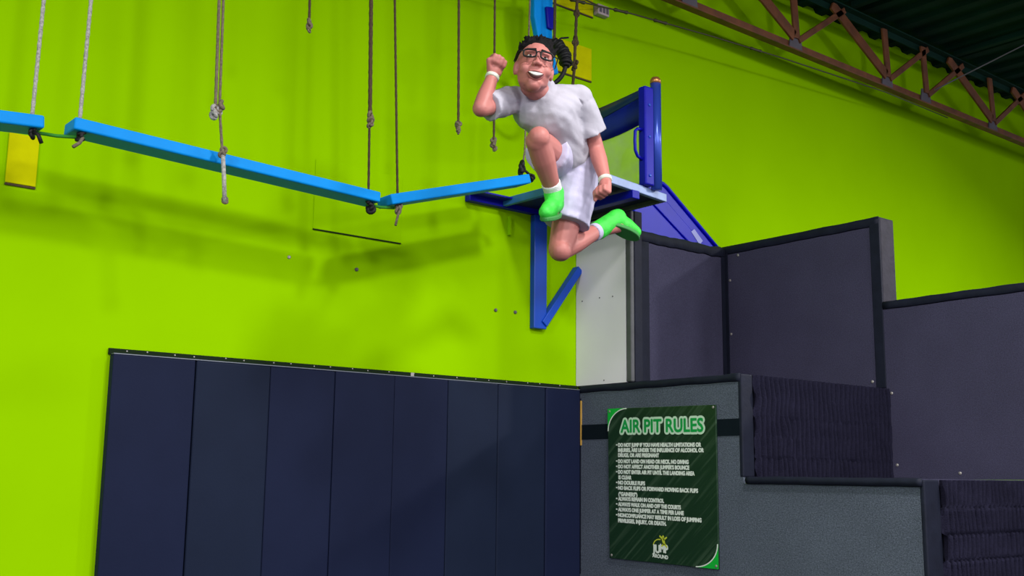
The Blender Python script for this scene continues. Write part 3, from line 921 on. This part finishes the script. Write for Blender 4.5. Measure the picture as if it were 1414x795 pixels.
jb = thing('junction_box', V(5.07, 0.03, 3.20), 'small pale grey box with slots at the end of the top yellow pad', 'box')
b = MB(); b.box(5.015, 5.125, 0.001, 0.05, 3.190, 3.265)
build('housing', b, M['junction'], jb, bevel=0.006)
for i in range(3):
    b = MB(); b.box(5.030 + i * 0.032, 5.050 + i * 0.032, 0.050, 0.053, 3.205, 3.250)
    build('slot', b, M['gusset'], jb)

# ------------------------------------------------------------------ roof truss along the wall
TW = 0.28
tr = thing('roof_truss', V(8.2, TW, 3.4), 'rusty red-brown steel roof truss running along the wall under the dark ceiling', 'truss')
b = MB(); b.box(-2, 14, TW - 0.015, TW + 0.055, 3.330, 3.342); b.box(-2, 14, TW - 0.015, TW - 0.003, 3.342, 3.425)
build('chord', b, M['rust'], tr, bevel=0.003)
b = MB(); b.box(-2, 14, TW - 0.015, TW + 0.055, ROOF - 0.062, ROOF - 0.05); b.box(-2, 14, TW - 0.015, TW - 0.003, ROOF - 0.12, ROOF - 0.05)
build('chord', b, M['ceiling'], tr)  # upper chord in the deck's dark colour: the shade under the roof is painted in
def web(p, q, wide, m=None):
    mb = MB(); mb.bar(V(p[0], TW + (0.02 if len(p) < 3 else p[2]), p[1]), V(q[0], TW + 0.02, q[1]), wide, 0.02)
    return build('web_bar', mb, m or M['rust'], tr, bevel=0.003)
for i, gx in enumerate((1.55, 2.8, 4.45, 5.70, 6.95, 8.25, 8.87, 10.08, 11.3)):
    mb = MB(); mb.prism([V(gx - 0.085, TW, 3.36), V(gx + 0.085, TW, 3.36), V(gx + 0.07, TW, 3.47), V(gx - 0.06, TW, 3.485)], Vector((0, -0.014, 0)))
    build('gusset', mb, M['gusset'], tr, bevel=0.003)
    if gx != 8.87:
        web((gx - 0.03, 3.46), (gx - 0.80, ROOF - 0.08), 0.095)
    web((gx, 3.45), (gx - 0.03, ROOF - 0.08), 0.075)
    web((gx + 0.03, 3.44), (gx + 0.68, ROOF - 0.08), 0.050)
# two purlins out from the wall and a sway rod under the roof deck
for px_, txt in ((7.7, 'dark steel purlin under the roof deck nearest the jumper'), (9.35, 'dark steel purlin under the roof deck, middle one'), (11.0, 'dark steel purlin under the roof deck, far one')):
    b = MB(); b.box(px_ - 0.03, px_ + 0.03, TW + 0.06, 9, ROOF - 0.05, ROOF - 0.002)
    tag(build('roof_purlin', b, M['ceiling'], origin=V(px_, 4, ROOF - 0.1)), txt, 'purlin')
b = MB(); b.tube([V(8.9, TW + 0.08, 3.47), V(9.3, 1.6, ROOF - 0.03)], 0.006, 6)
tag(build('sway_rod', b, M['gusset'], origin=V(8.9, TW, 3.47)), 'thin pale sway rod from the truss up to the roof deck', 'rod')

# ------------------------------------------------------------------ the jumper
def P(x, y, z):                 # a joint: x, y in the hall, z relative to the eye
    return Vector((x, y, z + FLOOR))
J = dict(neck=P(3.263, -1.500, 1.812), chest=P(3.326, -1.480, 1.730), belly=P(3.441, -1.425, 1.631), pelvis=P(3.540, -1.372, 1.553),
         rsh=P(3.172, -1.400, 1.772), rel=P(2.924, -1.457, 1.655), rwr=P(3.004, -1.437, 1.835), rha=P(3.019, -1.448, 1.900),
         lsh=P(3.447, -1.545, 1.800), lel=P(3.592, -1.517, 1.587), lwr=P(3.551, -1.624, 1.395), lha=P(3.528, -1.642, 1.325),
         rhip=P(3.478, -1.350, 1.545), rkn=P(3.180, -1.559, 1.528), ran=P(3.379, -1.448, 1.340), rheel=P(3.425, -1.427, 1.270), rtoe=P(3.270, -1.510, 1.205),
         lhip=P(3.605, -1.385, 1.548), lkn=P(3.488, -1.375, 1.090), lan=P(3.795, -1.319, 1.240), lheel=P(3.866, -1.336, 1.298), ltoe=P(4.045, -1.350, 1.250))
eye = Vector((0, -5.2806, FLOOR))
Hd = P(3.143, -1.572, 1.868)
Up = (P(3.173, -1.564, 2.039) - P(3.132, -1.568, 1.792)).normalized()
Fw = (eye - Hd).normalized() + Vector((0.05, 0.0, -0.36))
Fw = (Fw - Up * Fw.dot(Up)).normalized()
Rt = Up.cross(Fw) * -1.0          # towards the picture's right
Rt = Fw.cross(Up).normalized() * -1.0
HM = Matrix((Rt, Fw, Up)).transposed()
KH = 1.12
def h(x, y, z): return Hd + (Rt * x + Fw * y + Up * z) * KH

person = thing('person', J['pelvis'], 'person leaping in mid-air in white T-shirt, white shorts and neon green shoes', 'person')
bd = MB()
# head
def he(x, y, z, rx, ry, rz, seg=20): bd.ell(h(x, y, z), (rx * KH, ry * KH, rz * KH), HM, seg, 14)
he(0, -0.012, 0.030, 0.076, 0.096, 0.088)
he(0, 0.016, -0.042, 0.067, 0.074, 0.070)
he(0, 0.054, -0.106, 0.030, 0.030, 0.022)
for s in (-1, 1):
    he(s * 0.040, 0.054, -0.036, 0.028, 0.029, 0.026)
    he(s * 0.076, -0.008, -0.008, 0.010, 0.021, 0.032)
    he(s * 0.013, 0.098, -0.026, 0.010, 0.011, 0.009)
    bd.cap(h(s * 0.012, 0.086, 0.036), h(s * 0.045, 0.072, 0.034), 0.009, 0.008)
    bd.cap(h(s * 0.042, 0.018, -0.068), h(s * 0.016, 0.064, -0.098), 0.024, 0.017)
bd.cap(h(0, 0.082, 0.018), h(0, 0.106, -0.024), 0.007, 0.011)
bd.cap(h(-0.022, 0.082, -0.053), h(0.022, 0.082, -0.053), 0.009, 0.009)
bd.cap(h(-0.020, 0.076, -0.094), h(0.020, 0.076, -0.094), 0.009, 0.009)
bd.cap(h(0, -0.020, -0.070), J['neck'] + Vector((0, 0, -0.02)), 0.052, 0.058)
# trunk
side_v = (J['lsh'] - J['rsh']).normalized()
bd.cap(J['neck'] - Vector((0, 0, 0.02)), J['chest'], 0.060, 0.105)
bd.cap(J['rsh'] * 0.72 + J['lsh'] * 0.28 - Vector((0, 0, .045)), J['lsh'] * 0.72 + J['rsh'] * 0.28 - Vector((0, 0, .045)), 0.090, 0.090)
bd.cap(J['chest'], J['belly'], 0.118, 0.108)
bd.cap(J['belly'], J['pelvis'], 0.108, 0.110)
bd.cap(J['rsh'], J['neck'] - Vector((0, 0, 0.02)), 0.050, 0.045)
bd.cap(J['lsh'], J['neck'] - Vector((0, 0, 0.02)), 0.052, 0.045)
# arms
for a_, e_, w_, ra in (('rsh', 'rel', 'rwr', 1.0), ('lsh', 'lel', 'lwr', 1.0)):
    bd.chain([J[a_], J[a_].lerp(J[e_], 0.4), J[e_]], [0.055, 0.048, 0.040])
    bd.chain([J[e_], J[e_].lerp(J[w_], 0.35), J[w_]], [0.039, 0.040, 0.027])
# legs
bd.chain([J['rhip'], J['rhip'].lerp(J['rkn'], 0.5), J['rkn']], [0.090, 0.078, 0.058])
bd.chain([J['rkn'], J['rkn'].lerp(J['ran'], 0.35), J['ran']], [0.056, 0.057, 0.036])
bd.chain([J['lhip'], J['lhip'].lerp(J['lkn'], 0.5), J['lkn']], [0.092, 0.080, 0.060])
bd.chain([J['lkn'], J['lkn'].lerp(J['lan'], 0.38), J['lan']], [0.057, 0.056, 0.036])
bd.ell(J['rkn'] + Vector((-0.01, -0.02, 0.012)), (0.052, 0.052, 0.052))
bd.ell(J['lkn'] + Vector((-0.012, -0.02, -0.01)), (0.052, 0.052, 0.052))
bd.cap(J['ran'], J['rheel'].lerp(J['rtoe'], 0.4), 0.034, 0.030)
bd.cap(J['lan'], J['lheel'].lerp(J['ltoe'], 0.4), 0.034, 0.030)
# hands: palm, four curled fingers of unequal length, thumb from the side of the palm
def fist(wr, tip, palm_n, thumb_side, curl, thumb_dir):
    d = (tip - wr).normalized()
    n_ = (palm_n - d * palm_n.dot(d)).normalized()
    s_ = d.cross(n_).normalized() * thumb_side
    bd.cap(wr, wr + d * 0.03, 0.027, 0.030)
    for k in range(4):
        o_ = s_ * (0.030 - 0.020 * k)
        bd.cap(wr + d * 0.022 + o_ * 0.7, wr + d * 0.082 + o_, 0.017, 0.0135)
        ln = (0.036, 0.040, 0.037, 0.029)[k]
        k0 = wr + d * (0.084 + (0.004, 0.006, 0.003, -0.003)[k]) + o_
        p1 = k0 + (n_ * 0.95 + d * (0.30 - curl * 0.35)) * ln
        p2 = p1 + (n_ * (0.25 - curl * 0.35) - d * 0.95) * ln * 0.78
        p3 = p2 + (-n_ * 0.9 - d * 0.25) * ln * 0.55
        bd.chain([k0, p1, p2, p3], [0.0120, 0.0108, 0.0100, 0.0088])
    t0 = wr + d * 0.030 + s_ * 0.028 + n_ * 0.008
    t1 = t0 + (s_ * 0.55 + d * 0.75 + n_ * 0.35).normalized() * 0.036
    t2 = t1 + thumb_dir.normalized() * 0.030
    t3 = t2 + thumb_dir.normalized() * 0.020
    bd.chain([t0, t1, t2, t3], [0.0150, 0.0125, 0.0110, 0.0095])
right_pic = Vector((0.7736, -0.6336, 0))
to_eye = (eye - Hd).normalized()
fist(J['rwr'], J['rha'], to_eye + right_pic * 0.35, -1, 1.0, right_pic + Vector((0, 0, 0.35)))
fist(J['lwr'], J['lha'], to_eye * 0.6 - right_pic * 0.6, 1, 0.7, Vector((0, 0, -1)) + to_eye * 0.8)
body = link('body', melt(bd, 0.0055, 3, 0.5), M['skin'], person, smooth=True)
tag(body, 'bare skin of head, arms and legs')

# clothes: shells a little larger than the body, with folds
def wrinkle(me, amp, sc, dirv=None):
    for v in me.vertices:
        p = v.co
        q = Vector((p.x * sc, p.y * sc, p.z * sc * 3.2 + p.x * sc * 0.9))
        k = noise.noise(q) * 0.6 + noise.noise(q * 2.3 + Vector((7, 2, 5))) * 0.4
        v.co = p + v.normal * k * amp
    me.update()
s_ = MB()
s_.cap(J['rsh'] * 0.70 + J['lsh'] * 0.30 - Vector((0, 0, .055)), J['lsh'] * 0.70 + J['rsh'] * 0.30 - Vector((0, 0, .055)), 0.106, 0.106)
s_.cap(J['chest'] - Vector((0, 0, 0.02)), J['belly'], 0.136, 0.130)
s_.cap(J['belly'], J['pelvis'].lerp(J['belly'], 0.35), 0.130, 0.128)
s_.cap(J['rsh'], J['neck'] - Vector((0, 0, 0.035)), 0.062, 0.062)
s_.cap(J['lsh'], J['neck'] - Vector((0, 0, 0.035)), 0.064, 0.062)
def sleeve(a, e, t, r0, r1):
    p, q = a, a.lerp(e, t)
    s_.tube([p.lerp(q, -0.05), p.lerp(q, 0.3), p.lerp(q, 0.7), q], [r0 * 0.85, r0, (r0 + r1) / 2, r1], 24)
s_.ell(J['rsh'], (0.066, 0.066, 0.066)); s_.ell(J['lsh'], (0.070, 0.070, 0.070))
s_.cap(J['neck'] - Vector((0, 0, 0.05)), J['neck'] + (h(0, -0.02, -0.07) - J['neck']) * 0.12, 0.090, 0.070)
sleeve(J['rsh'], J['rel'], 0.78, 0.070, 0.068)
sleeve(J['lsh'], J['lel'], 0.72, 0.074, 0.080)
me = melt(s_, 0.007, 3, 0.5)
wrinkle(me, 0.015, 4.5)
link('t_shirt', me, M['shirt'], person, smooth=True)
s_ = MB()
s_.cap(J['belly'].lerp(J['pelvis'], 0.55), J['pelvis'], 0.120, 0.128)
s_.cap(J['rhip'], J['lhip'], 0.112, 0.116)
def leg_of_shorts(a, e, t, r0, r1):
    p, q = a, a.lerp(e, t)
    s_.tube([p, p.lerp(q, 0.4), p.lerp(q, 0.8), q], [r0, r0 * 1.0, (r0 + r1) / 2, r1], 28)
leg_of_shorts(J['lhip'], J['lkn'], 0.72, 0.116, 0.118)
leg_of_shorts(J['rhip'], J['rkn'], 0.52, 0.112, 0.108)
me = melt(s_, 0.007, 3, 0.5)
wrinkle(me, 0.013, 4.5)
link('shorts', me, M['shorts'], person, smooth=True)

# socks and shoes
def foot(kn, an, heel, toe, upv, sock_col, sock_len):
    d = (an - kn).normalized()
    mb = MB()
    mb.tube([an - d * sock_len, an - d * sock_len * 0.5, an + d * 0.01, an.lerp(heel, 0.6)], [0.047, 0.046, 0.044, 0.040], 20)
    link('sock', melt(mb, 0.006, 2), sock_col, person, smooth=True)
    f = (toe - heel).normalized()
    u = (upv - f * upv.dot(f)).normalized()
    sd = f.cross(u)
    L_ = (toe - heel).length
    mb = MB()
    mb.ell(heel + f * 0.030 + u * 0.030, (0.040, 0.040, 0.046))
    mb.cap(heel + f * 0.035 + u * 0.030, heel + f * L_ * 0.62 + u * 0.020, 0.042, 0.042)
    mb.cap(heel + f * L_ * 0.55 + u * 0.012 + sd * 0.006, heel + f * (L_ - 0.015) + u * 0.008 + sd * 0.004, 0.044, 0.032)
    mb.cap(an, heel + f * 0.05 + u * 0.045, 0.050, 0.046)
    sh = link('shoe', melt(mb, 0.006, 3), M['shoe'], person, smooth=True)
    mb = MB()
    pts_ = []
    for i in range(24):
        a_ = 2 * math.pi * i / 24
        t = 0.5 - 0.5 * math.cos(a_)
        wd = 0.034 + 0.014 * t
        pts_.append(heel + f * (L_ * 0.5 - (L_ * 0.5 + 0.012) * math.cos(a_)) + sd * wd * math.sin(a_) - u * 0.034)
    mb.prism(pts_, u * 0.022)
    build('sole', mb, M['sole'], sh, bevel=0.006)
foot(J['rkn'], J['ran'], J['rheel'], J['rtoe'], Vector((-0.2, -0.25, 1)), M['sock'], 0.060)
foot(J['lkn'], J['lan'], J['lheel'], J['ltoe'], (J['lkn'] - J['lan']).normalized() * -0.2 + Vector((-0.15, 0.25, 0.9)), M['shorts'], 0.055)

# hair: a cap with short tufts
mb = MB()
mb.ell(h(0, -0.022, 0.050), (0.081 * KH, 0.093 * KH, 0.082 * KH), HM)
rnd = random.Random(2)
for i in range(90):
    a_ = rnd.uniform(0, 2 * math.pi); e_ = rnd.uniform(0.30, 1.5)
    dx, dy, dz = math.cos(a_) * math.cos(e_), math.sin(a_) * math.cos(e_), math.sin(e_)
    if dy > 0.55 and dz < 0.62: continue
    p = h(dx * 0.078, -0.022 + dy * 0.092, 0.052 + dz * 0.080)
    q = h(dx * 0.090 + rnd.uniform(-.012, .016), -0.022 + dy * 0.104, 0.052 + dz * 0.098 + rnd.uniform(0, .014))
    mb.cap(p, q, 0.013, 0.004, 8)
me = melt(mb, 0.0045, 1, 0.4)
link('hair', me, M['hair'], person, smooth=True)
# face
mb = MB()
for s in (-1, 1): mb.cap(h(s * 0.014, 0.0935, 0.040), h(s * 0.046, 0.078, 0.043), 0.0048, 0.0036, 8)
build('eyebrows', mb, M['hair'], person, smooth=True)
for s in (-1, 1):
    e = MB(); e.ell(h(s * 0.031, 0.072, 0.014), (0.013, 0.0125, 0.0068), HM)
    eo = build('eye', e, M['eye_white'], person, smooth=True)
    e = MB(); e.ell(h(s * 0.030, 0.0835, 0.014), (0.0062, 0.0030, 0.0062), HM)
    build('iris', e, M['iris'], eo, smooth=True)
mb = MB()
def face_y(x, z): return 0.0935 - 8.5 * x * x - 0.10 * abs(z + 0.065)
def smile(z0, z1, hw, lift, t):
    n = 12
    f_ = []; k_ = []
    for i in range(n + 1):
        x_ = -hw + 2 * hw * i / n
        cur = 9.0 * x_ * x_
        th = max(0.05, 1 - (x_ / hw) ** 2)
        zc_ = (z0 + z1) / 2 + cur
        hh = (z1 - z0) / 2 * th
        f_.append((x_, zc_ + hh)); k_.append((x_, zc_ - hh))
    m_ = MB()
    top_ = [m_.bm.verts.new(h(x_, face_y(x_, z_) + lift, z_)) for x_, z_ in f_]
    bot_ = [m_.bm.verts.new(h(x_, face_y(x_, z_) + lift, z_)) for x_, z_ in k_]
    tb = [m_.bm.verts.new(h(x_, face_y(x_, z_) + lift - t, z_)) for x_, z_ in f_]
    bb = [m_.bm.verts.new(h(x_, face_y(x_, z_) + lift - t, z_)) for x_, z_ in k_]
    for i in range(n):
        m_.bm.faces.new((top_[i], top_[i + 1], bot_[i + 1], bot_[i]))
        m_.bm.faces.new((tb[i + 1], tb[i], bb[i], bb[i + 1]))
        m_.bm.faces.new((tb[i], tb[i + 1], top_[i + 1], top_[i]))
        m_.bm.faces.new((bb[i + 1], bb[i], bot_[i], bot_[i + 1]))
    return m_
build('lips', smile(-0.094, -0.056, 0.037, 0.0030, 0.03), M['lip'], person, smooth=True)
build('mouth', smile(-0.092, -0.058, 0.034, 0.0048, 0.03), M['mouth'], person, smooth=True)
build('teeth', smile(-0.078, -0.065, 0.029, 0.0062, 0.03), M['teeth'], person, smooth=True)
# glasses
gl = MB()
for s in (-1, 1):
    rim_ = []
    for i in range(21):
        a_ = 2 * math.pi * i / 20
        cx_ = abs(math.cos(a_)) ** 0.6 * (1 if math.cos(a_) > 0 else -1)
        cz_ = abs(math.sin(a_)) ** 0.6 * (1 if math.sin(a_) > 0 else -1)
        rim_.append(h(s * 0.035 + 0.026 * cx_, 0.108 - abs(s * 0.035 + 0.026 * cx_) * 0.22, 0.014 + 0.017 * cz_))
    gl.tube(rim_, 0.0042, 8)
    gl.tube([h(s * 0.061, 0.0945, 0.024), h(s * 0.084, 0.075, 0.024), h(s * 0.087, 0.0, 0.018)], 0.0030, 8)
gl.tube([h(-0.010, 0.106, 0.020), h(0, 0.110, 0.023), h(0.010, 0.106, 0.020)], 0.0030, 8)
build('glasses', gl, M['black'], person, smooth=True)
# wristbands
for w_, e_ in (('rwr', 'rel'), ('lwr', 'lel')):
    d_ = (J[w_] - J[e_]).normalized()
    mb = MB(); mb.tube([J[w_] - d_ * 0.016, J[w_] - d_ * 0.013, J[w_] + d_ * 0.002, J[w_] + d_ * 0.005], [0.028, 0.0335, 0.0330, 0.027], 20)
    build('wristband', mb, M['band_white'], person, smooth=True)
